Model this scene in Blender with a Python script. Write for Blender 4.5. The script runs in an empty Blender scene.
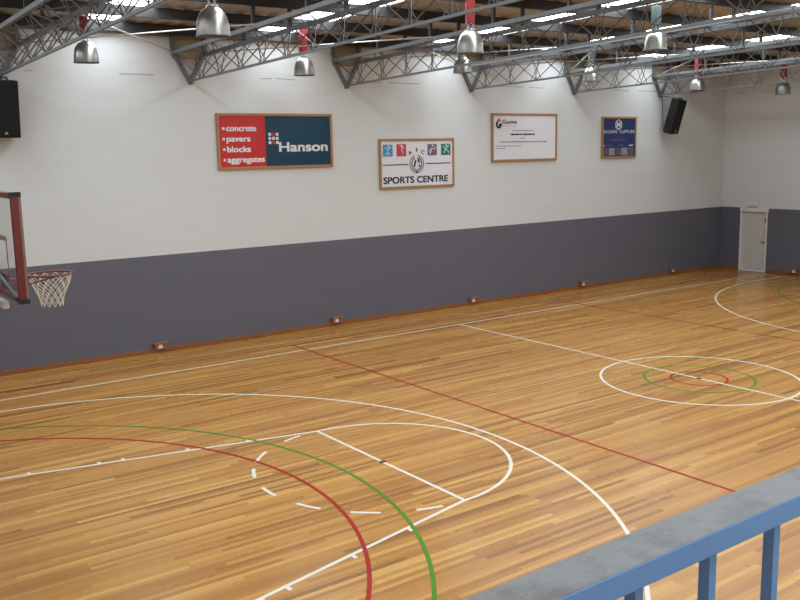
import bpy, bmesh, math, random
from mathutils import Vector, Matrix, Euler
random.seed(7)
PI = math.pi
scn = bpy.context.scene
COL = scn.collection

# ------------------------------------------------------------------ helpers
def P(*a): return Vector(a)

class MB:
    """collects shapes and links them as ONE mesh object"""
    def __init__(s): s.bm = bmesh.new()
    def box(s, x0, x1, y0, y1, z0, z1, M=None):
        vs = [P(x, y, z) for x in (x0, x1) for y in (y0, y1) for z in (z0, z1)]
        if M: vs = [M @ v for v in vs]
        v = [s.bm.verts.new(c) for c in vs]
        for f in ((0,1,3,2),(4,6,7,5),(0,4,5,1),(2,3,7,6),(0,2,6,4),(1,5,7,3)):
            s.bm.faces.new([v[i] for i in f])
        return s
    def bar(s, a, b, w, h=None, up=P(0,0,1)):
        """rectangular bar from a to b, w across, h along up"""
        h = h or w; a, b = P(*a), P(*b)
        d = (b-a); L = d.length; d.normalize()
        if abs(d.dot(up)) > .98: up = P(0,1,0)
        r = d.cross(up).normalized(); u = r.cross(d).normalized()
        M = Matrix((( r.x, d.x, u.x, a.x),( r.y, d.y, u.y, a.y),( r.z, d.z, u.z, a.z),(0,0,0,1)))
        return s.box(-w/2, w/2, 0, L, -h/2, h/2, M)
    def tube(s, pts, r, n=8, closed=False, cap=True):
        pts = [P(*p) for p in pts]; N = len(pts); rings = []
        prev = None
        for i, p in enumerate(pts):
            if closed: t = (pts[(i+1) % N]-pts[i-1])
            else: t = pts[min(i+1, N-1)]-pts[max(i-1, 0)]
            t.normalize()
            if prev is None:
                a = P(0,0,1) if abs(t.z) < .9 else P(1,0,0)
                u = t.cross(a).normalized()
            else:
                u = (prev - t*prev.dot(t)).normalized()
            prev = u; v = t.cross(u)
            rings.append([s.bm.verts.new(p + (u*math.cos(2*PI*k/n)+v*math.sin(2*PI*k/n))*r) for k in range(n)])
        for i in range(N if closed else N-1):
            A, B = rings[i], rings[(i+1) % N]
            off = 0
            if closed and i == N-1:   # match the seam
                off = min(range(n), key=lambda o: (A[0].co-B[o].co).length)
            for k in range(n):
                s.bm.faces.new([A[k], A[(k+1) % n], B[(k+1+off) % n], B[(k+off) % n]])
        if cap and not closed:
            s.bm.faces.new(rings[0][::-1]); s.bm.faces.new(rings[-1])
        return s
    def lathe(s, prof, n=28, c=(0,0,0), close=False):
        c = P(*c); rings = []
        for r, z in prof:
            rings.append([s.bm.verts.new(c+P(r*math.cos(2*PI*k/n), r*math.sin(2*PI*k/n), z)) for k in range(n)])
        m = len(rings)
        for i in range(m if close else m-1):
            A, B = rings[i], rings[(i+1) % m]
            for k in range(n):
                s.bm.faces.new([A[k], A[(k+1) % n], B[(k+1) % n], B[k]])
        return s
    def disc(s, c, r, axis='y', n=24, th=.004, ry=None):
        ry = ry or r; c = P(*c)
        lo, hi = [], []
        for k in range(n):
            a = 2*PI*k/n
            o = P(r*math.cos(a), 0, ry*math.sin(a)) if axis == 'y' else P(r*math.cos(a), ry*math.sin(a), 0)
            e = P(0, th/2, 0) if axis == 'y' else P(0, 0, th/2)
            lo.append(s.bm.verts.new(c+o-e)); hi.append(s.bm.verts.new(c+o+e))
        s.bm.faces.new(lo); s.bm.faces.new(hi[::-1])
        for k in range(n):
            s.bm.faces.new([lo[k], hi[k], hi[(k+1) % n], lo[(k+1) % n]])
        return s
    def poly(s, pts, y0, y1):
        """extrude a polygon given in (x, z) from y0 to y1"""
        a = [s.bm.verts.new(P(x, y0, z)) for x, z in pts]; b = [s.bm.verts.new(P(x, y1, z)) for x, z in pts]
        s.bm.faces.new(a); s.bm.faces.new(b[::-1])
        n = len(a)
        for k in range(n): s.bm.faces.new([a[k], b[k], b[(k+1) % n], a[(k+1) % n]])
        return s
    def ribbon(s, pts, w, z=0.001, closed=False):
        """flat painted stripe on the floor following pts (x, y)"""
        N = len(pts); L, R = [], []
        for i in range(N):
            if closed: a, b = pts[i-1], pts[(i+1) % N]
            else: a, b = pts[max(i-1, 0)], pts[min(i+1, N-1)]
            t = P(b[0]-a[0], b[1]-a[1], 0).normalized(); nrm = P(-t.y, t.x, 0)*(w/2)
            c = P(pts[i][0], pts[i][1], z)
            L.append(s.bm.verts.new(c+nrm)); R.append(s.bm.verts.new(c-nrm))
        for i in range(N if closed else N-1):
            j = (i+1) % N
            s.bm.faces.new([L[i], R[i], R[j], L[j]])
        return s
    def build(s, name, mat, parent=None, smooth=False, loc=None, bevel=0, sharp=.6):
        bmesh.ops.recalc_face_normals(s.bm, faces=s.bm.faces[:])
        me = bpy.data.meshes.new(name); s.bm.to_mesh(me); s.bm.free()
        me.materials.append(mat)
        if smooth:
            for p in me.polygons: p.use_smooth = True
            me.set_sharp_from_angle(angle=sharp)
        o = bpy.data.objects.new(name, me); COL.objects.link(o)
        if parent: o.parent = parent
        if loc: o.location = loc
        if bevel:
            m = o.modifiers.new('bevel', 'BEVEL'); m.width = bevel; m.segments = 2; m.limit_method = 'ANGLE'
        return o

def tag(o, label=None, cat=None, group=None, kind=None):
    if label: o['label'] = label
    if cat: o['category'] = cat
    if group: o['group'] = group
    if kind: o['kind'] = kind
    return o
def thing(name, label, cat, loc=(0,0,0), rot=(0,0,0), group=None):
    o = bpy.data.objects.new(name, None); COL.objects.link(o)
    o.empty_display_size = .1
    o.location = loc; o.rotation_euler = rot
    return tag(o, label, cat, group)
def copy_tree(o, parent=None):
    c = o.copy(); COL.objects.link(c)
    if parent: c.parent = parent
    for ch in list(o.children): copy_tree(ch, c)
    return c
def struct(name, mb, mat, label=None, parent=None, **k):
    o = mb.build(name, mat, parent, **k)
    if not parent: o['kind'] = 'structure'
    if label: o['label'] = label
    return o

def lin(c):
    return tuple(((v/255)/12.92 if v/255 <= .04045 else ((v/255+.055)/1.055)**2.4) for v in c)+(1,)
class NT:
    def __init__(s, name):
        s.m = bpy.data.materials.new(name); s.m.use_nodes = True
        s.t = s.m.node_tree; s.b = s.t.nodes['Principled BSDF']
    def n(s, typ, **k):
        x = s.t.nodes.new(typ)
        for a, v in k.items(): setattr(x, a, v)
        return x
    def l(s, a, b): s.t.links.new(a, b)
    def math(s, op, a, b=None, c=None):
        x = s.n('ShaderNodeMath', operation=op)
        for i, v in enumerate((a, b, c)):
            if v is None: continue
            if isinstance(v, (int, float)): x.inputs[i].default_value = v
            else: s.l(v, x.inputs[i])
        return x.outputs[0]
    def mix(s, f, a, b):
        x = s.n('ShaderNodeMix', data_type='RGBA')
        for i, v in ((0, f), (6, a), (7, b)):
            if isinstance(v, (int, float)): x.inputs[i].default_value = v
            elif isinstance(v, tuple): x.inputs[i].default_value = v
            else: s.l(v, x.inputs[i])
        return x.outputs[2]
    def coord(s):
        return s.n('ShaderNodeTexCoord').outputs['Object']
    def noise(s, vec, scale, detail=3, rough=.5):
        x = s.n('ShaderNodeTexNoise'); x.inputs['Scale'].default_value = scale
        x.inputs['Detail'].default_value = detail; x.inputs['Roughness'].default_value = rough
        if vec is not None: s.l(vec, x.inputs['Vector'])
        return x.outputs['Fac']
    def scale(s, vec, sc):
        x = s.n('ShaderNodeMapping'); x.inputs['Scale'].default_value = sc; s.l(vec, x.inputs['Vector']); return x.outputs[0]
    def bump(s, h, strength=.3, dist=.01):
        x = s.n('ShaderNodeBump'); x.inputs['Strength'].default_value = strength; x.inputs['Distance'].default_value = dist
        s.l(h, x.inputs['Height']); s.l(x.outputs[0], s.b.inputs['Normal'])

def mat(name, rgb, rough=.5, metal=0., var=.08, vscale=6., bump=0., coat=0., spec=.5):
    """painted / plain surface with a little procedural mottling"""
    t = NT(name); c = lin(rgb)
    n = t.noise(t.coord(), vscale, 4, .6)
    a = tuple(v*(1-var) for v in c[:3])+(1,); b = tuple(min(1, v*(1+var)) for v in c[:3])+(1,)
    t.l(t.mix(n, a, b), t.b.inputs['Base Color'])
    t.b.inputs['Roughness'].default_value = rough; t.b.inputs['Metallic'].default_value = metal
    t.b.inputs['Coat Weight'].default_value = coat; t.b.inputs['Specular IOR Level'].default_value = spec
    if bump: t.bump(t.noise(t.coord(), vscale*8, 3), bump, .004)
    return t.m

# ------------------------------------------------------------------ materials
def wall_mat(name, axis, line=2.13, tan=None):
    t = NT(name); co = t.coord()
    sep = t.n('ShaderNodeSeparateXYZ'); t.l(co, sep.inputs[0])
    cmb = t.n('ShaderNodeCombineXYZ'); t.l(sep.outputs[axis], cmb.inputs[0]); t.l(sep.outputs[2], cmb.inputs[1])
    br = t.n('ShaderNodeTexBrick'); t.l(cmb.outputs[0], br.inputs['Vector'])
    br.inputs['Scale'].default_value = 1; br.inputs['Brick Width'].default_value = 1.6; br.inputs['Row Height'].default_value = .2
    br.inputs['Mortar Size'].default_value = .006; br.inputs['Mortar Smooth'].default_value = .6; br.inputs['Bias'].default_value = 0
    br.inputs['Color1'].default_value = lin((215,217,215)); br.inputs['Color2'].default_value = lin((213,215,213)); br.inputs['Mortar'].default_value = lin((206,208,206))
    nz = t.noise(co, .7, 4, .6)
    white = t.mix(t.math('MULTIPLY', nz, .25), br.outputs['Color'], lin((204,204,200)))
    # old horizontal movement joint in the blockwork
    zz = t.math('ADD', sep.outputs[2], t.math('MULTIPLY', t.noise(co, 2.2, 2), .05))
    crack = t.math('MULTIPLY', t.math('LESS_THAN', t.math('ABSOLUTE', t.math('SUBTRACT', zz, 5.96)), .012), t.math('GREATER_THAN', t.noise(t.scale(co, (.5,.5,.2)), .9, 3), .5))
    white = t.mix(t.math('MULTIPLY', crack, .6), white, lin((120,110,98)))
    gbr = t.n('ShaderNodeTexBrick'); t.l(cmb.outputs[0], gbr.inputs['Vector'])
    gbr.inputs['Scale'].default_value = 1; gbr.inputs['Brick Width'].default_value = 1.6; gbr.inputs['Row Height'].default_value = .2
    gbr.inputs['Mortar Size'].default_value = .005; gbr.inputs['Mortar Smooth'].default_value = .6
    gbr.inputs['Color1'].default_value = lin((100,100,110)); gbr.inputs['Color2'].default_value = lin((98,98,108)); gbr.inputs['Mortar'].default_value = lin((93,95,105))
    low = t.math('LESS_THAN', sep.outputs[2], line)
    c = t.mix(low, white, gbr.outputs['Color'])
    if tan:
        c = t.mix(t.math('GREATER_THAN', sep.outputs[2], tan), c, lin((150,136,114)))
    t.l(c, t.b.inputs['Base Color'])
    t.b.inputs['Roughness'].default_value = .55
    h = t.math('ADD', br.outputs['Fac'], t.math('MULTIPLY', t.noise(co, 40, 3), -.25))
    t.bump(t.math('MULTIPLY', h, -1), .22, .006)
    return t.m

def floor_mat():
    t = NT('polished_timber_boards'); co = t.coord()
    sep = t.n('ShaderNodeSeparateXYZ'); t.l(co, sep.inputs[0])
    x, y = sep.outputs[0], sep.outputs[1]
    W, L = .066, 2.6
    v = t.math('DIVIDE', y, W); row = t.math('FLOOR', v)
    wn = t.n('ShaderNodeTexWhiteNoise', noise_dimensions='1D'); t.l(row, wn.inputs['W'])
    u = t.math('ADD', t.math('DIVIDE', x, L), t.math('MULTIPLY', wn.outputs['Value'], 17.3))
    idx = t.math('FLOOR', u)
    cb = t.n('ShaderNodeCombineXYZ'); t.l(row, cb.inputs[0]); t.l(idx, cb.inputs[1])
    w2 = t.n('ShaderNodeTexWhiteNoise', noise_dimensions='3D'); t.l(cb.outputs[0], w2.inputs['Vector'])
    ramp = t.n('ShaderNodeValToRGB'); t.l(w2.outputs['Value'], ramp.inputs[0])
    e = ramp.color_ramp; e.interpolation = 'LINEAR'
    e.elements[0].position = 0; e.elements[0].color = lin((138,93,40))
    e.elements[1].position = 1; e.elements[1].color = lin((208,160,84))
    for pos, c in ((.1,(164,110,48)),(.4,(180,126,58)),(.8,(194,140,68))):
        el = e.elements.new(pos); el.color = lin(c)
    g = t.n('ShaderNodeCombineXYZ'); t.l(t.math('MULTIPLY', x, 1.1), g.inputs[0]); t.l(t.math('MULTIPLY', y, 34), g.inputs[1]); t.l(t.math('MULTIPLY', w2.outputs['Value'], 50), g.inputs[2])
    gr = t.noise(g.outputs[0], 1., 4, .6)
    c = t.mix(t.math('MULTIPLY', t.math('SUBTRACT', gr, .35), .7), ramp.outputs[0], lin((132,80,34)))
    # seams between boards and at butt ends
    fv = t.math('FRACT', v); fu = t.math('FRACT', u)
    seam = t.math('MAXIMUM', t.math('LESS_THAN', fv, .02), t.math('LESS_THAN', fu, .0015))
    c = t.mix(t.math('MULTIPLY', seam, .5), c, lin((84,52,26)))
    t.l(c, t.b.inputs['Base Color'])
    ro = t.math('ADD', .24, t.math('MULTIPLY', t.noise(co, 1.3, 3), .08)); t.l(ro, t.b.inputs['Roughness'])
    t.b.inputs['Specular IOR Level'].default_value = .3
    t.b.inputs['Coat Weight'].default_value = .08; t.b.inputs['Coat Roughness'].default_value = .16
    return t.m

def roof_mat():
    t = NT('roof_sheet_lining'); co = t.coord()
    n = t.noise(t.scale(co, (3,.35,1)), 1.4, 4, .6)
    t.l(t.mix(n, lin((160,161,164)), lin((188,189,192))), t.b.inputs['Base Color'])
    t.b.inputs['Roughness'].default_value = .6
    return t.m

def emit_mat(name, rgb, strength):
    t = NT(name)
    n = t.noise(t.scale(t.coord(), (1,.6,1)), 1.5, 3)
    c = lin(rgb); t.l(t.mix(n, tuple(v*.92 for v in c[:3])+(1,), c), t.b.inputs['Emission Color'])
    t.b.inputs['Emission Strength'].default_value = strength
    t.b.inputs['Base Color'].default_value = c
    return t.m

def steel_mat(name, rgb, metal=.35, rough=.45):
    t = NT(name); co = t.coord()
    n = t.noise(co, 5, 5, .65); c = lin(rgb)
    t.l(t.mix(n, tuple(v*.82 for v in c[:3])+(1,), tuple(min(1, v*1.15) for v in c[:3])+(1,)), t.b.inputs['Base Color'])
    t.b.inputs['Metallic'].default_value = metal; t.b.inputs['Roughness'].default_value = rough
    return t.m

def wood_mat(name, a, b, rough=.45):
    t = NT(name); co = t.coord()
    n = t.noise(t.scale(co, (2,14,14)), 2.5, 5, .6)
    t.l(t.mix(n, lin(a), lin(b)), t.b.inputs['Base Color']); t.b.inputs['Roughness'].default_value = rough
    return t.m

def rail_mat():
    t = NT('worn_blue_rail_paint'); co = t.coord()
    g = t.n('ShaderNodeNewGeometry'); sp = t.n('ShaderNodeSeparateXYZ'); t.l(g.outputs['Normal'], sp.inputs[0])
    n = t.noise(co, 4.5, 6, .62); n2 = t.noise(t.scale(co, (9,30,9)), 3, 4, .7)
    dust = t.mix(n, lin((108,108,106)), lin((128,128,126)))
    patch = t.n('ShaderNodeMapRange'); t.l(t.noise(co, 3.1, 5, .7), patch.inputs[0]); patch.inputs[1].default_value = .48; patch.inputs[2].default_value = .62
    dust = t.mix(t.math('MULTIPLY', patch.outputs[0], .75), dust, lin((84,78,74)))
    scr = t.n('ShaderNodeMapRange'); t.l(n2, scr.inputs[0]); scr.inputs[1].default_value = .56; scr.inputs[2].default_value = .68
    dust = t.mix(t.math('MULTIPLY', scr.outputs[0], .3), dust, lin((150,158,160)))
    blue = t.mix(n, lin((128,166,216)), lin((138,176,224)))  # blue paint lightened to stand in for light from behind the camera
    up = t.math('GREATER_THAN', sp.outputs[2], .75)     # settled dust and wear on the upper face
    t.l(t.mix(up, blue, dust), t.b.inputs['Base Color'])
    t.b.inputs['Roughness'].default_value = .48
    t.bump(t.noise(co, 90, 3), .08, .002)
    return t.m

def glass_mat():
    t = NT('clear_acrylic')
    tr = t.n('ShaderNodeBsdfTransparent'); tr.inputs[0].default_value = (.98,.98,.975,1)
    gl = t.n('ShaderNodeBsdfGlossy'); gl.inputs['Roughness'].default_value = .08
    n = t.noise(t.coord(), 3, 3)
    fr = t.n('ShaderNodeFresnel'); fr.inputs[0].default_value = 1.45
    df = t.n('ShaderNodeBsdfDiffuse'); df.inputs[0].default_value = lin((200,198,196))
    m1 = t.n('ShaderNodeMixShader'); t.l(t.math('ADD', .02, t.math('MULTIPLY', n, .05)), m1.inputs[0]); t.l(tr.outputs[0], m1.inputs[1]); t.l(df.outputs[0], m1.inputs[2])
    m2 = t.n('ShaderNodeMixShader'); t.l(t.math('MULTIPLY', fr.outputs[0], .22), m2.inputs[0]); t.l(m1.outputs[0], m2.inputs[1]); t.l(gl.outputs[0], m2.inputs[2])
    t.l(m2.outputs[0], t.t.nodes['Material Output'].inputs['Surface'])
    return t.m

M = dict(
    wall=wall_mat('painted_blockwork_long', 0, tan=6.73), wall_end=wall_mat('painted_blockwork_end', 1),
    floor=floor_mat(), roof=roof_mat(), sky=emit_mat('daylit_skylight_sheet', (233,245,255), 16.0),
    truss=steel_mat('grey_truss_paint', (108,110,110), .25, .5),
    web=steel_mat('web_rod_steel', (100,99,98), .25, .5),
    purlin=steel_mat('galvanised_purlin', (66,64,64), .3, .5),
    rod=steel_mat('bright_bracing_rod', (190,188,182), .4, .35),
    alu=steel_mat('spun_aluminium', (178,176,170), .9, .36),
    chrome=steel_mat('bright_fitting', (215,215,212), .8, .25),
    gear_red=mat('red_ballast_paint', (140,20,24), .5), gear_grey=mat('grey_ballast_paint', (70,82,80), .5),
    glow=mat('lamp_opal', (150,148,142), .3),
    white_line=mat('white_court_paint', (222,213,196), .4, var=.05, vscale=3, spec=.25), red_line=mat('red_court_paint', (160,34,22), .45, var=.08, spec=.15),
    green_line=mat('green_court_paint', (80,128,26), .45, var=.08, spec=.15), dark_mark=mat('dark_floor_mark', (58,42,30), .5),
    skirt=wood_mat('skirting_timber', (128,76,40), (156,96,52)),
    boxwood=wood_mat('outlet_box_timber', (142,90,50), (168,110,64)), socket=mat('white_socket', (236,230,220), .4),
    frame=wood_mat('sign_frame_timber', (150,108,66), (178,134,88)),
    door=mat('cream_door_paint', (205,201,192), .4, var=.03, vscale=2), doorframe=mat('white_door_frame', (224,221,212), .4, var=.03),
    dark=mat('dark_fitting', (44,44,48), .4), black=mat('black_speaker_cabinet', (20,20,24), .7, var=.2), grille=mat('black_speaker_grille', (15,15,18), .8, var=.3, vscale=60, bump=.4),
    badge=mat('silver_badge', (190,180,160), .35, .5),
    hoop=mat('red_hoop_paint', (118,46,38), .45), hoopdark=mat('dark_corner_cap', (40,32,32), .5), hoop_edge=mat('tan_board_edge', (140,106,94), .5), acrylic=glass_mat(),
    target=mat('faded_red_target_tape', (196,120,112), .5), net=mat('white_net_cord', (222,214,190), .8, var=.1), brace=steel_mat('grey_brace_tube', (96,98,102), .3, .45),
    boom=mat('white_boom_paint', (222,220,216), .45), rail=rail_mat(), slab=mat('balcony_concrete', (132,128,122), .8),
    s_white=mat('white_sign_face', (226,224,228), .3, var=.02), s_red=mat('red_sign_face', (196,42,44), .22, var=.03), s_teal=mat('dark_teal_sign_face', (14,60,82), .18, var=.05),
    s_navy=mat('navy_sign_face', (34,50,104), .25, var=.04), ink=mat('black_ink', (22,24,32), .4), grey_ink=mat('grey_ink', (122,120,130), .4), silver=mat('silver_letters', (222,222,220), .3),
    sq_blue=mat('blue_square_print', (78,150,200), .3), sq_red=mat('red_square_print', (200,64,84), .3), sq_mauve=mat('mauve_square_print', (122,94,124), .3), sq_green=mat('green_square_print', (40,128,108), .3),
    pale=mat('pale_print', (208,214,222), .4), logo_red=mat('logo_red', (196,40,44), .3), photo_dark=mat('dark_photo_print', (84,84,94), .3, var=.8, vscale=14), photo_light=mat('light_photo_print', (140,142,150), .3, var=.7, vscale=14),
)

# ------------------------------------------------------------------ setting
XL, XR, YN, YB = -16.4, 13.42, -12.0, 8.85      # inner faces of the walls
RIDGE = -1.55
SL = .025
def rise(y): return SL*(YB-y) if y >= RIDGE else SL*(YB-RIDGE) - SL*(RIDGE-y)
ZR = 6.97                                         # roof underside at the back wall
GREY = 2.13

floor = struct('floor', MB().box(XL, XR, YN, YB, -.12, 0), M['floor'], 'polished narrow-board timber sports floor with painted court lines')

# back wall, right wall with a door opening, the two walls behind the camera
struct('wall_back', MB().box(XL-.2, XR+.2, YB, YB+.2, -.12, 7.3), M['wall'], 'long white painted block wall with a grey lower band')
DY0, DY1, DZ = 7.10, 8.11, 2.13
w = MB().box(XR, XR+.2, YN, DY0, -.12, 7.8).box(XR, XR+.2, DY1, YB, -.12, 7.8).box(XR, XR+.2, DY0, DY1, DZ, 7.8)
struct('wall_right', w, M['wall_end'], 'white painted end wall with grey lower band and a door')
struct('wall_left', MB().box(XL-.2, XL, YN, YB, -.12, 7.8), M['wall_end'])
struct('wall_front', MB().box(XL-.2, XR+.2, YN-.2, YN, -.12, 7.3), M['wall'])

# skylight strips run down the slope; the corrugated roof fills the space between them
SKY = [(-11.68, 0.82), (-7.72, 0.82), (-3.78, 0.82), (1.09, 0.82), (4.96, 0.82), (9.04, 0.82)]
roof = MB()
edges = []; x = XL-.2
for c, wd in SKY:
    edges.append((x, c-wd/2)); x = c+wd/2
edges.append((x, XR+.2))
ys = [YB+.2, RIDGE, YN-.2]
for x0, x1 in edges:
    n = max(2, int((x1-x0)/.09)); prof = []
    for i in range(n+1):
        prof.append((x0+(x1-x0)*i/n, .018*(1 if i % 4 in (1,2) else -1)))
    for (ya, yb) in ((ys[0], ys[1]), (ys[1], ys[2])):
        A = [roof.bm.verts.new(P(px, ya, ZR+rise(ya)+pz)) for px, pz in prof]
        B = [roof.bm.verts.new(P(px, yb, ZR+rise(yb)+pz)) for px, pz in prof]
        for i in range(n): roof.bm.faces.new([A[i], A[i+1], B[i+1], B[i]])
struct('ceiling', roof, M['roof'], 'low pitched corrugated roof lining')
for k, (c, wd) in enumerate(SKY):
    s = MB()
    for (ya, yb) in ((ys[0]-.25, ys[1]), (ys[1], ys[2]+.25)):
        a0, b0 = ZR+rise(ya)+.01, ZR+rise(yb)+.01
        v = [s.bm.verts.new(P(*q)) for q in ((c-wd/2-.02,ya,a0),(c+wd/2+.02,ya,a0),(c+wd/2+.02,yb,b0),(c-wd/2-.02,yb,b0))]
        s.bm.faces.new(v)
    struct('window_%d' % (k+1), s, M['sky'], 'long translucent skylight strip set in the roof')

# skirtings
struct('baseboard_back', MB().box(XL, XR, YB-.025, YB, 0, .1), M['skirt'], bevel=.004)
struct('baseboard_right', MB().box(XR-.025, XR, YN, DY0-.06, 0, .1).box(XR-.025, XR, DY1+.06, YB-.03, 0, .1), M['skirt'], bevel=.004)

# door in the right wall
dr = struct('door_1', MB().box(XR+.05, XR+.09, DY0+.06, DY1-.08, .01, DZ-.12), M['door'], 'plain cream door at the far right corner')
MB().box(XR-.025, XR+.16, DY0, DY0+.05, 0, DZ).box(XR-.025, XR+.16, DY1-.075, DY1, 0, DZ).box(XR-.03, XR+.16, DY0-.03, DY1+.02, DZ-.13, DZ+.01).build('door_frame', M['doorframe'], dr, bevel=.006)
MB().tube([(XR+.05, DY0+.11, 1.0), (XR+.0, DY0+.11, 1.0), (XR+.0, DY0+.22, 1.0)], .012).disc((XR+.045, DY0+.11, 1.0), .028, 'y').build('door_handle', M['dark'], dr)
MB().box(XR-.0, XR+.06, DY0+.05, DY0+.1, 1.65, 1.8).build('door_closer', M['dark'], dr)

e = thing('exit_light', 'small white box light above the door in far corner', 'light', (XR, 7.66, 2.17))
MB().box(-.07, 0, -.2, .2, 0, .13).build('housing', M['s_white'], e, bevel=.012)
MB().box(-.078, -.069, -.17, .17, .02, .1).build('diffuser', M['pale'], e, bevel=.003)

# balcony the photograph is taken from (its slab lies below the frame)
struct('floor_balcony', MB().box(XL, -4.0, YN, -8.60, 2.25, 2.45), M['slab'], 'concrete viewing balcony slab')

# ------------------------------------------------------------------ court markings (paint on the floor = children of floor)
LW = .05
def arc(cx, cy, r, a0, a1, n=96):
    return [(cx+r*math.cos(math.radians(a0+(a1-a0)*i/n)), cy+r*math.sin(math.radians(a0+(a1-a0)*i/n))) for i in range(n+1)]
zc = [0.]
def line(name, pts, m, w=LW, closed=False, z=None):
    zc[0] += .00003                                 # each coat of paint lies a hair above the one before
    return MB().ribbon(pts, w, (z or .0012)+zc[0], closed).build(name, M[m], floor)
SY, XB, XF, XH, R3 = 6.94, 12.83, 7.135, 11.365, 6.215
XT, XG, RG, RGR = 4.337, 13.35, 4.97, 5.61
line('basketball_sideline', [(-XB, SY), (XB, SY)], 'white_line'); line('basketball_sideline', [(-XB, -SY), (XB, -SY)], 'white_line')
line('halfway_line', [(0, SY), (0, -SY)], 'white_line')
line('centre_circle', arc(0,0,1.775,0,360)[:-1], 'white_line', closed=True)
line('green_centre_circle', arc(0,0,.98,0,360)[:-1], 'green_line', closed=True, z=.0009)
line('red_centre_circle', arc(0,0,.5,0,360)[:-1], 'red_line', closed=True, z=.0009)
MB().box(-.06,.06,-.04,.04,.0002,.002).build('centre_mark', M['dark_mark'], floor)
for s in (-1, 1):
    line('basketball_baseline', [(s*XB, -SY), (s*XB, SY)], 'white_line')
    a = [(s*(XH-px), py) for px, py in arc(0,0,R3,-90,90)]
    line('three_point_line', [(s*XB, -R3)]+a+[(s*XB, R3)], 'white_line')
    line('free_throw_line', [(s*XF, -1.775), (s*XF, 1.775)], 'white_line')
    MB().box(s*XF-.05, s*XF+.05, -.035, .035, .0002, .005).build('free_throw_mark', M['dark_mark'], floor)
    line('free_throw_circle', [(s*(XF-px), py) for px, py in arc(0,0,1.775,-90,90)], 'white_line')
    for a0, a1 in ((100,111),(127,142),(150,161.5),(174,185.5),(198.5,210),(222.5,234.5),(248.5,259.5)):
        line('free_throw_circle_dash', [(s*(XF-px), py) for px, py in arc(0,0,1.775,a0,a1,8)], 'white_line')
    for t in (-1, 1):
        y0, y1 = 1.8, 1.8+(XB-XF)*.2065
        line('key_line', [(s*XF, t*(y0-.025)), (s*XB, t*y1)], 'white_line')
        for xt in (8.18, 9.06, 9.96, 10.28, 11.18):
            yy = t*(1.8+(xt-XF)*.2065)
            line('key_lane_tick', [(s*xt, yy), (s*xt, yy+t*.085)], 'white_line')
    # netball
    line('red_third_line', [(s*XT, -7.55), (s*XT, 7.55)], 'red_line', z=.0015)
    line('red_sideline', [(-XG, s*7.55), (XG, s*7.55)], 'red_line', z=.001)
    line('red_goal_line', [(s*XG, -7.55), (s*XG, 7.55)], 'red_line', z=.001)
    line('red_goal_arc', [(s*(XG-px), py) for px, py in arc(0,0,RG,-90,90)], 'red_line', z=.0016)
    line('green_goal_arc', [(s*(XG-px), py) for px, py in arc(0,0,RGR,-90,90)], 'green_line', z=.0016)

# ------------------------------------------------------------------ roof steel
TX = [-9.73, -5.88, -1.89, 2.04, 5.98, 9.88]
TLAB = ['triangular steel roof truss ending behind the large left black speaker', 'triangular steel roof truss meeting wall left of the red and teal sign',
        'triangular steel roof truss meeting wall above right end of red and teal sign', 'triangular steel roof truss meeting wall between the two white signs',
        'triangular steel roof truss meeting wall between white certificate sign and navy sign', 'triangular steel roof truss meeting wall above the tilted right speaker']
HW = .372; ZB0 = 5.83; ZT0 = 6.39; YE = YB-.05
PY = [8.71, 6.91, 5.03, 3.12, 1.21, -0.7, -2.62, -4.53, -6.42, -8.26, -11.8]
PB = ZR-.225                                       # purlin underside offset at wall
def make_truss(x, label):
    t = thing('roof_truss', label, 'roof truss', (x, YE, 0), group='roof trusses')
    def Y(y): return y-YE
    mids = [YE, RIDGE, YN]
    for sx in (-1, 1):
        c = MB()
        for a, b in ((YE, RIDGE), (RIDGE, YN)):
            za, zb = ZT0+rise(a), ZT0+rise(b)
            c.bar((sx*HW, Y(a), za), (sx*HW, Y(b), zb), .075, .075)
        c.build('top_chord', M['truss'], t)
        z = MB(); pts = []; y = YE-.12; k = 0
        while y > YN+.1:
            pts.append((sx*HW*.96, Y(y), ZT0-.03+rise(y)) if k % 2 == 0 else (sx*.02, Y(y), ZB0+.02+rise(y)))
            y -= .46; k += 1
        z.tube(pts, .0125, 6); z.build('web_rod', M['web'], t)
        # upright web members between chords
        y = YE-.58+.2*sx
        while y > YN+.3:
            MB().tube([(sx*HW*.96, Y(y), ZT0-.03+rise(y)), (sx*.02, Y(y), ZB0+.02+rise(y))], .009, 5).build('web_upright', M['web'], t); y -= .92
        for yy in PY[1:]:
            MB().box(sx*HW-.03, sx*HW+.03, Y(yy)-.03, Y(yy)+.03, ZT0+rise(yy)+.03, PB+rise(yy)+.0).build('purlin_cleat', M['purlin'], t)
        v = MB().bar((sx*HW, 0, ZT0+.03), (sx*HW, 0, 6.86), .075, .07, P(0,1,0))
        v.bar((sx*HW, 0, ZT0+.05), (sx*.0, 0, ZB0-.04), .08, .07, P(0,1,0)); v.build('end_post', M['truss'], t)
    b = MB()
    for a, c in ((YE, RIDGE), (RIDGE, YN)):
        b.bar((0, Y(a), ZB0+rise(a)), (0, Y(c), ZB0+rise(c)), .046, .042)
    b.build('bottom_chord', M['truss'], t)
    pts = []; y = YE-.1; k = 0
    while y > YN+.1:
        pts.append(((1 if k % 2 else -1)*HW, Y(y), ZT0+rise(y))); y -= .92; k += 1
    MB().tube(pts, .010, 6).build('top_lacing_rod', M['web'], t)
    MB().box(-.045, .045, .0, .05, ZB0-.07, ZB0+.03).build('bearing_plate', M['truss'], t)
    return t
t0 = make_truss(TX[0], TLAB[0])
for x, l in zip(TX[1:], TLAB[1:]):
    c = copy_tree(t0); c.location = (x, YE, 0); c['label'] = l

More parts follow.
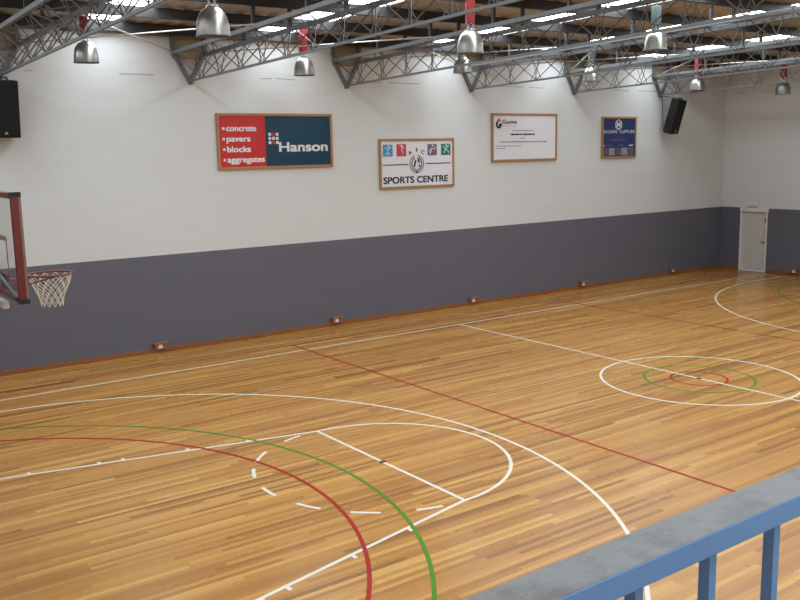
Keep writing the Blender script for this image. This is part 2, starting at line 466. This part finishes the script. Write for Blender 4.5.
# unpainted block panels left behind each truss end (part of the wall finish)
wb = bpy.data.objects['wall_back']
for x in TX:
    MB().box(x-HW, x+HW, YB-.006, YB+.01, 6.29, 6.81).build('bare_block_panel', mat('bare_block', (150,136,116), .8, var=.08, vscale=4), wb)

PN = ['first', 'second', 'third', 'fourth', 'fifth', 'sixth', 'seventh', 'eighth', 'ninth', 'tenth']
for k, y in enumerate(PY[:7]):
    z0 = PB+rise(y); h = .2
    p = MB().box(XL+.02, XR-.02, -.004, .004, 0, h).box(XL+.02, XR-.02, -.004, .07, h-.005, h).box(XL+.02, XR-.02, -.07, .004, 0, .005).box(XL+.02, XR-.02, -.07, -.065, 0, .025)
    o = p.build('roof_purlin', M['purlin'], loc=(0, y, z0))
    tag(o, 'dark steel roof purlin along the hall, %s out from the back wall' % PN[k], 'purlin', 'roof purlins')

BN = ['first and second', 'second and third', 'third and fourth', 'fourth and fifth', 'fifth and sixth']
for i in range(5):
    xa, xb = TX[i]+HW, TX[i+1]-HW
    nl = 6.2 if i == 2 else 4.88                   # clear of the lamp in the third bay
    for a, b, d in ((8.69, 4.88, 'far left to near right'), (nl, 8.69, 'near left to far right')):
        dz = .03 if a > b else -.005
        o = MB().tube([(xa, a, ZT0+dz+rise(a)), (xb, b, ZT0+dz+rise(b))], .014, 6).build('bracing_rod', M['rod'], smooth=True)
        tag(o, 'thin pale bracing rod between %s trusses running %s' % (BN[i], d), 'bracing rod', 'roof bracing rods')

# ------------------------------------------------------------------ high-bay lamps
def make_lamp(label, red, hang):
    """origin at the rim of the reflector"""
    t = thing('pendant_lamp', label, 'lamp', group='high bay lamps')
    prof = [(.222,0),(.221,.05),(.217,.12),(.208,.18),(.192,.24),(.165,.295),(.125,.34),(.085,.362),(.07,.368)]
    inner = [(r-.006, z) for r, z in prof][::-1]
    MB().lathe(prof+inner, 36, close=True).build('reflector', M['alu'], t, smooth=True)
    MB().lathe([(.217,-.006),(.230,-.006),(.230,.01),(.217,.01)], 36, close=True).build('rim', M['alu'], t, smooth=True)
    MB().lathe([(.001,.12),(.04,.13),(.05,.18),(.04,.3),(.03,.37)], 16).build('bulb', M['glow'], t, smooth=True)
    n = MB()
    for k in range(4):
        a = PI/4+k*PI/2; n.bar((.055*math.cos(a), .055*math.sin(a), .37), (.055*math.cos(a), .055*math.sin(a), .49), .022)
    n.lathe([(.001,.375),(.08,.375),(.08,.395),(.001,.395)], 16).lathe([(.001,.47),(.07,.47),(.07,.5),(.001,.5)], 16)
    n.build('neck', M['chrome'], t)
    top = .5+(.5 if red else .34)
    MB().box(-.07,.07,-.07,.07,.47,top).build('ballast_box', M['gear_red' if red else 'gear_grey'], t, bevel=.008)
    MB().tube([(0,0,top-.01),(0,0,hang)], .012, 6).build('hanger_rod', M['purlin'], t)
    return t
LAMPS = [  # x, y, z of rim, red, label
    (-8.54, 7.29, 5.98, True, 'aluminium dome lamp with red box above the wall near left speaker'),
    (-8.59, 1.64, 5.83, True, 'largest aluminium dome lamp, close to camera at top left of centre'),
    (-3.85, 7.44, 5.91, True, 'aluminium dome lamp with red box above the red and teal sign'),
    (-3.76, 2.03, 5.86, True, 'big aluminium dome lamp with red box at top centre'),
    (0.59, 7.44, 6.11, False, 'small aluminium dome lamp half hidden behind bigger red box lamp at centre'),
    (1.12, 2.08, 6.15, False, 'grey box dome lamp among trusses, right of the top centre lamp'),
    (5.11, 7.39, 6.03, False, 'grey box dome lamp near the wall above the navy sign'),
    (9.79, 7.39, 5.89, True, 'small dome lamp with red box beside the tilted right speaker'),
    (11.84, 5.82, 5.72, True, 'rightmost small dome lamp with red box near the end wall'),
]
for x, y, z, red, lab in LAMPS:
    o = make_lamp(lab, red, PB+rise(y)+.21-z)
    o.location = (x, y, z); o.rotation_euler = (0, 0, random.uniform(-.6, .6))

# ------------------------------------------------------------------ signs on the back wall
def txt(name, s, w, h, x, z, y, m, parent, bold=0., align='c', arc_rot=0.):
    cu = bpy.data.curves.new('lettering', 'FONT'); cu.body = s; cu.size = 1; cu.extrude = .0
    o = bpy.data.objects.new('lettering', cu); COL.objects.link(o)
    bpy.context.view_layer.update()
    me = bpy.data.meshes.new_from_object(o.evaluated_get(bpy.context.evaluated_depsgraph_get()))
    bpy.data.objects.remove(o); bpy.data.curves.remove(cu)
    xs = [v.co.x for v in me.vertices]; yv = [v.co.y for v in me.vertices]
    x0, x1, y0, y1 = min(xs), max(xs), min(yv), max(yv)
    # h is the capital height: the font's capitals are .729 of the size
    sx = w/(x1-x0); sz = h/.729
    cr, sr = math.cos(arc_rot), math.sin(arc_rot)
    for v in me.vertices:
        a = (v.co.x-(x0+x1)/2)*sx; b = v.co.y*sz
        v.co = P(a*cr-b*sr, 0, a*sr+b*cr)
    if bold:                                       # heavier strokes: the outline repeated a hair to each side
        bm = bmesh.new()
        k = 0
        for dx in (-1, 0, 1):
            for dz in (-1, 0, 1):
                me.transform(Matrix.Translation((dx*bold*h, k*.00012, dz*bold*h*.6))); bm.from_mesh(me)
                me.transform(Matrix.Translation((-dx*bold*h, -k*.00012, -dz*bold*h*.6))); k += 1
        bm.to_mesh(me); bm.free()
    me.materials.clear(); me.materials.append(M[m])
    r = bpy.data.objects.new(name, me); COL.objects.link(r); r.parent = parent; r.location = (x, y, z)
    return r
def sign(label, x0, x1, z0, z1, face_mat):
    t = thing('sign_board', label, 'sign', ((x0+x1)/2, YB, (z0+z1)/2), group='framed signs on the back wall')
    W, H = x1-x0, z1-z0; f = .06
    MB().box(-W/2,-W/2+f,-.05,0,-H/2,H/2).box(W/2-f,W/2,-.05,0,-H/2,H/2).box(-W/2+f,W/2-f,-.05,0,H/2-f,H/2).box(-W/2+f,W/2-f,-.05,0,-H/2,-H/2+f).build('frame', M['frame'], t, bevel=.006)
    MB().box(-W/2+f-.01, W/2-f+.01, -.03, -.005, -H/2+f-.01, H/2-f+.01).build('panel', M[face_mat], t)
    return t, W, H
FY = -.0325
# 1: red and teal
s1, W, H = sign('wide red and teal framed sign with a white bullet list', -5.33, -2.34, 3.91, 5.16, 's_teal')
U = lambda u: -W/2+(u-.12*u*(1-u))*W      # allow for the raking view the positions were read from
V = lambda v: H/2-v*H
MB().box(U(.02), U(.43), -.034, -.028, V(.955), V(.045)).build('red_panel', M['s_red'], s1)
for word, v, u1 in (('concrete', .27, .35), ('pavers', .455, .295), ('blocks', .64, .295), ('aggregates', .825, .415)):
    w0 = .088; cap = .105*H
    txt('lettering', word, U(u1)-U(w0), cap, (U(w0)+U(u1))/2, V(v)-cap*.42, -.0365, 'silver', s1, .06)
    MB().box(U(.05), U(.072), -.037, -.033, V(v)-.028, V(v)+.028).build('bullet', M['silver'], s1)
txt('lettering', 'Hanson', U(.955)-U(.548), .175*H, (U(.955)+U(.548))/2, V(.69), FY, 'silver', s1, .055)
for i in range(3):
    for j in range(3):
        red = (i == 1 and j != 1)
        cx, cz = U(.468+.029*i*1.1), V(.375+.075*j)
        MB().box(cx-.034, cx+.034, -.036, -.03, cz-.034, cz+.034).build('logo_dot', M['logo_red' if red else 'silver'], s1)
# 2: sports centre
s2, W, H = sign('white framed SPORTS CENTRE sign with four coloured squares', -0.98, 1.43, 3.3, 4.56, 's_white')
def figure(u0, u1, v0, v1, m, kind, name):
    x0, x1, z0, z1 = U(u0), U(u1), V(v1), V(v0)
    sq = MB().box(x0, x1, -.035, -.029, z0, z1).build('picture_square', M[m], s2)
    g = MB(); w, h = x1-x0, z1-z0
    K = [[((.2,.75),(.5,.6),(.8,.8)), ((.5,.6),(.45,.35),(.3,.12)), ((.45,.35),(.65,.15))],
         [((.3,.85),(.6,.8),(.75,.6)), ((.55,.8),(.5,.45),(.7,.3),(.6,.12))],
         [((.15,.35),(.4,.6),(.75,.55)), ((.4,.6),(.35,.3),(.2,.15)), ((.75,.55),(.85,.75))],
         [((.2,.8),(.45,.55),(.8,.85)), ((.45,.55),(.3,.2)), ((.45,.55),(.75,.35),(.8,.15))]][kind]
    for st in K: g.tube([(x0+a*w, -.037, z0+b*h) for a, b in st], .014, 6)
    g.disc((x0+.55*w, -.037, z0+.86*h), .028); g.build('pictogram', M['pale'], sq)
figure(.052, .19, .115, .35, 'sq_blue', 0, 'a'); figure(.245, .375, .11, .35, 'sq_red', 1, 'b')
figure(.66, .78, .115, .345, 'sq_mauve', 2, 'c'); figure(.835, .955, .115, .345, 'sq_green', 3, 'd')
MB().box(U(.05), U(.395), -.035, -.03, V(.518)-.012, V(.518)+.012).build('rule', M['ink'], s2)
MB().box(U(.635), U(.955), -.035, -.03, V(.51)-.012, V(.51)+.012).build('rule', M['ink'], s2)
txt('lettering', 'SPORTS CENTRE', .86*W, .135*H, U(.51), V(.89), FY, 'ink', s2, .055)
for ch, u, v, a in (('A', .435, .315, .45), ('I', .515, .265, 0), ('C', .59, .31, -.4)):
    txt('lettering', ch, .042*W if ch != 'I' else .018*W, .078*H, U(u), V(v), FY, 'ink', s2, .05 if ch != 'I' else 0, arc_rot=a)
em = MB(); cx, cz = U(.515), V(.51)
for k in range(22):
    a = PI*.62+(k/21)*(2*PI-.24*PI*1.0)
    ca, sa = math.cos(a), math.sin(a)
    for dd in (-.022, .022):
        r = .188+dd
        p = P(cx+r*ca, 0, cz+r*sa); tdir = P(-sa, 0, ca)+P(ca, 0, sa)*(dd*18)
        q = p+tdir.normalized()*.045
        em.bar((p.x, -.035, p.z), (q.x, -.035, q.z), .024, .006, P(0,1,0))
em.build('wreath_emblem', M['ink'], s2)
MB().poly([(cx-.1,cz-.04),(cx-.05,cz+.11),(cx-.015,cz+.08),(cx-.05,cz-.06),(cx-.075,cz-.1)], -.037, -.031).poly([(cx+.02,cz+.1),(cx+.07,cz+.13),(cx+.1,cz+.03),(cx+.06,cz+.02)], -.037, -.031).poly([(cx+.06,cz-.02),(cx+.1,cz-.02),(cx+.11,cz-.09),(cx+.07,cz-.07)], -.037, -.031).disc((cx, -.034, cz-.215), .032, th=.006).build('emblem_figure', M['ink'], s2)
# 3: white certificate style board
s3, W, H = sign('white framed certificate style sign with small centred text lines', 2.77, 5.28, 3.9, 5.22, 's_white')
cx, cz = U(.115), V(.215)
MB().poly([(cx+.11*math.cos(math.radians(a)), cz-.02+.11*math.sin(math.radians(a))) for a in range(120, 381, 20)]+[(cx+.045*math.cos(math.radians(a)), cz-.02+.05*math.sin(math.radians(a))) for a in range(380, 119, -20)], -.037, -.031).box(cx, cx+.1, -.037, -.031, cz-.045, cz-.005).build('logo_ring', M['ink'], s3)
MB().poly([(cx-.075,cz+.06),(cx,cz+.155),(cx+.075,cz+.06),(cx+.04,cz+.035),(cx,cz+.085),(cx-.04,cz+.035)], -.037, -.031).build('logo_roof', M['logo_red'], s3)
txt('lettering', 'Gunns', .21*W, .085*H, U(.285), V(.215), FY, 'ink', s3, .05)
txt('lettering', 'L I M I T E D', .2*W, .022*H, U(.285), V(.275), FY, 'logo_red', s3, .005)
def dashes(u0, u1, v, h, m, parent, seed):
    rr = random.Random(seed); g = MB(); u = u0
    while u < u1-.004:
        n = min(u1-u, rr.uniform(.018, .06)); g.box(U(u), U(u+n), -.0345, -.029, V(v)-h/2, V(v)+h/2); u += n+.011
    return g.build('text_line', M[m], parent)
dashes(.33, .65, .36, .024, 'grey_ink', s3, 1); dashes(.31, .67, .435, .042, 'ink', s3, 2); dashes(.45, .54, .515, .022, 'grey_ink', s3, 3)
dashes(.14, .85, .59, .03, 'grey_ink', s3, 4); dashes(.07, .48, .675, .018, 'grey_ink', s3, 5); dashes(.07, .22, .725, .018, 'grey_ink', s3, 6)
# 4: navy building supplies board
s4, W, H = sign('small navy framed BUILDING SUPPLIES sign with photo strip', 7.2, 8.77, 3.9, 5.15, 's_navy')
cx, cz = U(.505), V(.19)
def ngon(r, n=8, ph=PI/8): return [(cx+r*math.cos(ph+2*PI*k/n), cz+r*math.sin(ph+2*PI*k/n)) for k in range(n)]
lg = MB(); o_, i_ = ngon(.165, 6, PI/2), ngon(.135, 6, PI/2)
for k in range(6):
    a, b, c, d = o_[k], o_[(k+1) % 6], i_[(k+1) % 6], i_[k]
    lg.poly([a, b, c, d], -.037, -.031)
lg.box(cx-.078, cx-.032, -.037, -.031, cz-.075, cz+.075).box(cx+.032, cx+.078, -.037, -.031, cz-.075, cz+.075).box(cx-.032, cx+.032, -.037, -.031, cz-.018, cz+.018)
lg.build('logo', M['silver'], s4)
txt('lettering', 'BUILDING', U(.465)-U(.06), .078*H, (U(.465)+U(.06))/2, V(.395), FY, 'silver', s4)
txt('lettering', 'SUPPLIES', U(.95)-U(.54), .078*H, (U(.95)+U(.54))/2, V(.395), FY, 'silver', s4)
dashes(.26, .72, .565, .02, 'grey_ink', s4, 7); dashes(.15, .35, .695, .022, 'grey_ink', s4, 8); dashes(.5, .66, .69, .022, 'grey_ink', s4, 9)
MB().box(U(.81), U(.915), -.0345, -.029, V(.695)-.018, V(.695)+.018).box(U(.06), U(.1), -.0345, -.029, V(.695)-.012, V(.695)+.012).build('white_tab', M['silver'], s4)
for k in range(5):
    MB().box(U(.05+.18*k), U(.22+.18*k), -.0345, -.029, V(.93), V(.75)).build('photo', M['photo_dark' if k in (0,2,4) else 'photo_light'], s4)

# ------------------------------------------------------------------ speakers
def speaker(label, loc, rot, w, h, d, hangpt):
    t = thing('wall_speaker', label, 'speaker', loc, rot, 'black wall speakers')
    MB().box(-w/2, w/2, -d/2+.02, d/2, -h/2, h/2).build('cabinet', M['black'], t, bevel=.012)
    MB().box(-w/2+.02, w/2-.02, -d/2, -d/2+.03, -h/2+.03, h/2-.03).build('grille', M['grille'], t, bevel=.006)
    MB().box(w*.02, w*.02+.05, -d/2-.004, -d/2+.002, -h/2+.07, -h/2+.11).build('badge', M['badge'], t)
    br = MB()
    for sx in (-1, 1): br.bar((sx*w*.28, 0, h/2-.01), (sx*w*.2, 0, h/2+.05), .025)
    br.bar((-w*.25, 0, h/2+.05), (w*.25, 0, h/2+.05), .025); br.build('bracket', M['dark'], t)
    bpy.context.view_layer.update()
    inv = (Matrix.Translation(loc) @ Euler(rot).to_matrix().to_4x4()).inverted()
    a = inv @ P(*hangpt)
    MB().tube([a, (-w/2+.03, d/2-.0, -h/2+.05)], .009, 6).build('cable', M['dark'], t)
    MB().tube([a, (0, 0, h/2+.05)], .012, 6).build('hanger', M['dark'], t)
    return t
speaker('large black speaker hung at the left edge under a truss end', (-9.82, 8.55, 5.19), (math.radians(7), 0, 0), .6, 1.06, .36, (TX[0], 8.7, ZB0-.04))
speaker('tilted black speaker hung right of the navy sign', (10.08, 8.38, 5.15), (math.radians(17), 0, 0), .41, 1.07, .31, (TX[5], 8.74, ZB0-.04))

# ------------------------------------------------------------------ timber outlet boxes on the skirting
def make_box(label):
    t = thing('outlet_box', label, 'outlet box', group='timber outlet boxes')
    MB().box(-.15,.15,-.09,0,.11,.145).box(-.13,-.07,-.07,0,0,.11).box(.07,.13,-.07,0,0,.11).box(-.07,.07,-.03,0,0,.11).build('timber_surround', M['boxwood'], t, bevel=.004)
    MB().box(-.055,.055,-.05,-.028,.005,.1).build('socket', M['socket'], t, bevel=.004)
    return t
for x, lab in ((-6.93, 'timber outlet box on skirting left of the red and teal sign'), (-2.39, 'timber outlet box on skirting below right end of red and teal sign'),
               (2.06, 'timber outlet box on skirting between the two white signs'), (6.45, 'timber outlet box on skirting just left of below navy sign'), (10.75, 'timber outlet box on skirting below the tilted right speaker')):
    o = make_box(lab); o.location = (x, YB-.025, .09)
o = make_box('timber outlet box on end wall skirting right of the door'); o.location = (XR-.025, 6.05, .09); o.rotation_euler = (0, 0, -PI/2)

# ------------------------------------------------------------------ basketball hoop
BX = -11.845
hp = thing('basketball_hoop', 'glass basketball backboard with red frame, ring and white net', 'basketball hoop', (BX, 0, 2.9))
z0, z1, hy = 0, 1.05, .9
g = MB().box(.0, .015, -hy+.02, hy-.02, z0+.02, z1-.02).build('glass_board', M['acrylic'], hp)
tg = MB(); X0 = .016
for a in ((-.295,-.245,.15,.6),(.245,.295,.15,.6),(-.245,.245,.55,.6),(-.245,.245,.15,.2)): tg.box(X0, X0+.002, *a)
tg.build('target_rectangle', M['target'], g)
fr = MB(); fw = .055
fr.box(-.045,.02,-hy,-hy+fw,z0,z1).box(-.045,.02,hy-fw,hy,z0,z1).box(-.045,.02,-hy+fw,hy-fw,z1-fw,z1).box(-.045,.02,-hy+fw,hy-fw,z0,z0+fw)
fr.build('board_frame', M['hoop'], hp, bevel=.004)
MB().box(.02,.045,-hy-.002,-hy+.03,z0,z1).build('front_trim', M['hoop_edge'], hp)
MB().box(.02,.045,hy-.03,hy+.002,z0,z1).build('front_trim', M['hoop_edge'], hp)
for yy in (-hy, hy-.06):
    for zz in (z0-.006, z1-.04): MB().box(-.05,.048,yy-.004,yy+.064,zz,zz+.046).build('corner_cap', M['hoopdark'], hp)
RX, RZ, RR = -11.365-BX, .15, .225
MB().tube([(RX+RR*math.cos(2*PI*k/48), RR*math.sin(2*PI*k/48), RZ) for k in range(48)], .011, 8, closed=True).build('ring', M['hoop'], hp, smooth=True)
rb = MB().box(.016,.03,-.11,.11,.02,.2).box(.03,RX-RR+.01,-.06,.06,RZ-.03,RZ-.015)
for sy in (-1, 1): rb.tube([(.03, sy*.09, .03), (RX-.02, sy*RR, RZ-.01)], .009, 6)
rb.build('ring_bracket', M['hoop'], hp)
nt = MB(); NS, NR = 12, 6; H = .335
def npt(k, j):
    r = [.220,.205,.182,.155,.132,.116,.110][j]
    a = 2*PI*(k+(.5 if j % 2 else 0))/NS
    return (RX+r*math.cos(a), r*math.sin(a), RZ-.01-H*j/NR)
for k in range(NS):
    for d in (0, -1):
        pts = [npt(k, 0)]; kk = k
        for j in range(1, NR+1):
            # move alternately left or right so that cords cross as diamonds
            if d == 0: kk = kk if j % 2 else kk+1
            else: kk = kk-1 if j % 2 else kk
            pts.append(npt(kk, j))
        nt.tube(pts, .0042, 5)
nt.build('net', M['net'], hp)
MB().bar((-.05, 0, -.08), (XL-BX+.02, 0, -.08), .2, .09).build('support_boom', M['boom'], hp, bevel=.008)
for sy in (-1, 1):
    MB().tube([(-.05, sy*.82, .04), (-.3, sy*.02, .66)], .02, 8).build('brace_tube', M['brace'], hp)
MB().bar((-.3, 0, -.08), (-.3, 0, .7), .07).build('mast', M['brace'], hp)
MB().box(-.10,-.035,-.40,.40,-.11,-.03).build('cross_bar', M['boom'], hp, bevel=.006)

# ------------------------------------------------------------------ balcony railing
RT = 3.45
rl = thing('balcony_railing', 'blue painted steel balcony railing with dusty worn handrail in the foreground', 'railing', (-12.5, -8.71, 2.45))
zt = RT-2.45
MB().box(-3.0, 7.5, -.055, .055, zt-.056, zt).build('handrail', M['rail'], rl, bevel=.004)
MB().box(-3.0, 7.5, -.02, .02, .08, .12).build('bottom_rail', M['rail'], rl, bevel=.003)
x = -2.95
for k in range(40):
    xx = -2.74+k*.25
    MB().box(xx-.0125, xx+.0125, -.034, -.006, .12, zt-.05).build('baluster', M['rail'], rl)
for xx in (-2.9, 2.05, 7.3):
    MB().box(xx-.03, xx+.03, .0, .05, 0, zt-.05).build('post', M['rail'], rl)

# ------------------------------------------------------------------ light, camera
w = bpy.data.worlds.new('World'); scn.world = w; w.use_nodes = True
w.node_tree.nodes['Background'].inputs[0].default_value = (.75,.85,1,1); w.node_tree.nodes['Background'].inputs[1].default_value = .6

yaw, pitch, roll, F = .62424374, -.1657371, -.0197701, 896.287
f = P(math.sin(yaw)*math.cos(pitch), math.cos(yaw)*math.cos(pitch), math.sin(pitch))
r = P(math.cos(yaw), -math.sin(yaw), 0); u = r.cross(f)
c, s = math.cos(roll), math.sin(roll)
r2, u2 = c*r+s*u, -s*r+c*u
cam = bpy.data.cameras.new('camera'); co = bpy.data.objects.new('camera', cam); COL.objects.link(co)
b = -f
co.matrix_world = Matrix(((r2.x,u2.x,b.x,-13.87854),(r2.y,u2.y,b.y,-9.85303),(r2.z,u2.z,b.z,4.2756),(0,0,0,1)))
cam.sensor_width = 36; cam.lens = F/800*36; cam.clip_start = .05; cam.clip_end = 200
scn.camera = co
vs = scn.view_settings
vs.view_transform = 'Standard'; vs.look = 'None'; vs.gamma = 1; vs.use_curve_mapping = False
vs.exposure = -0.68
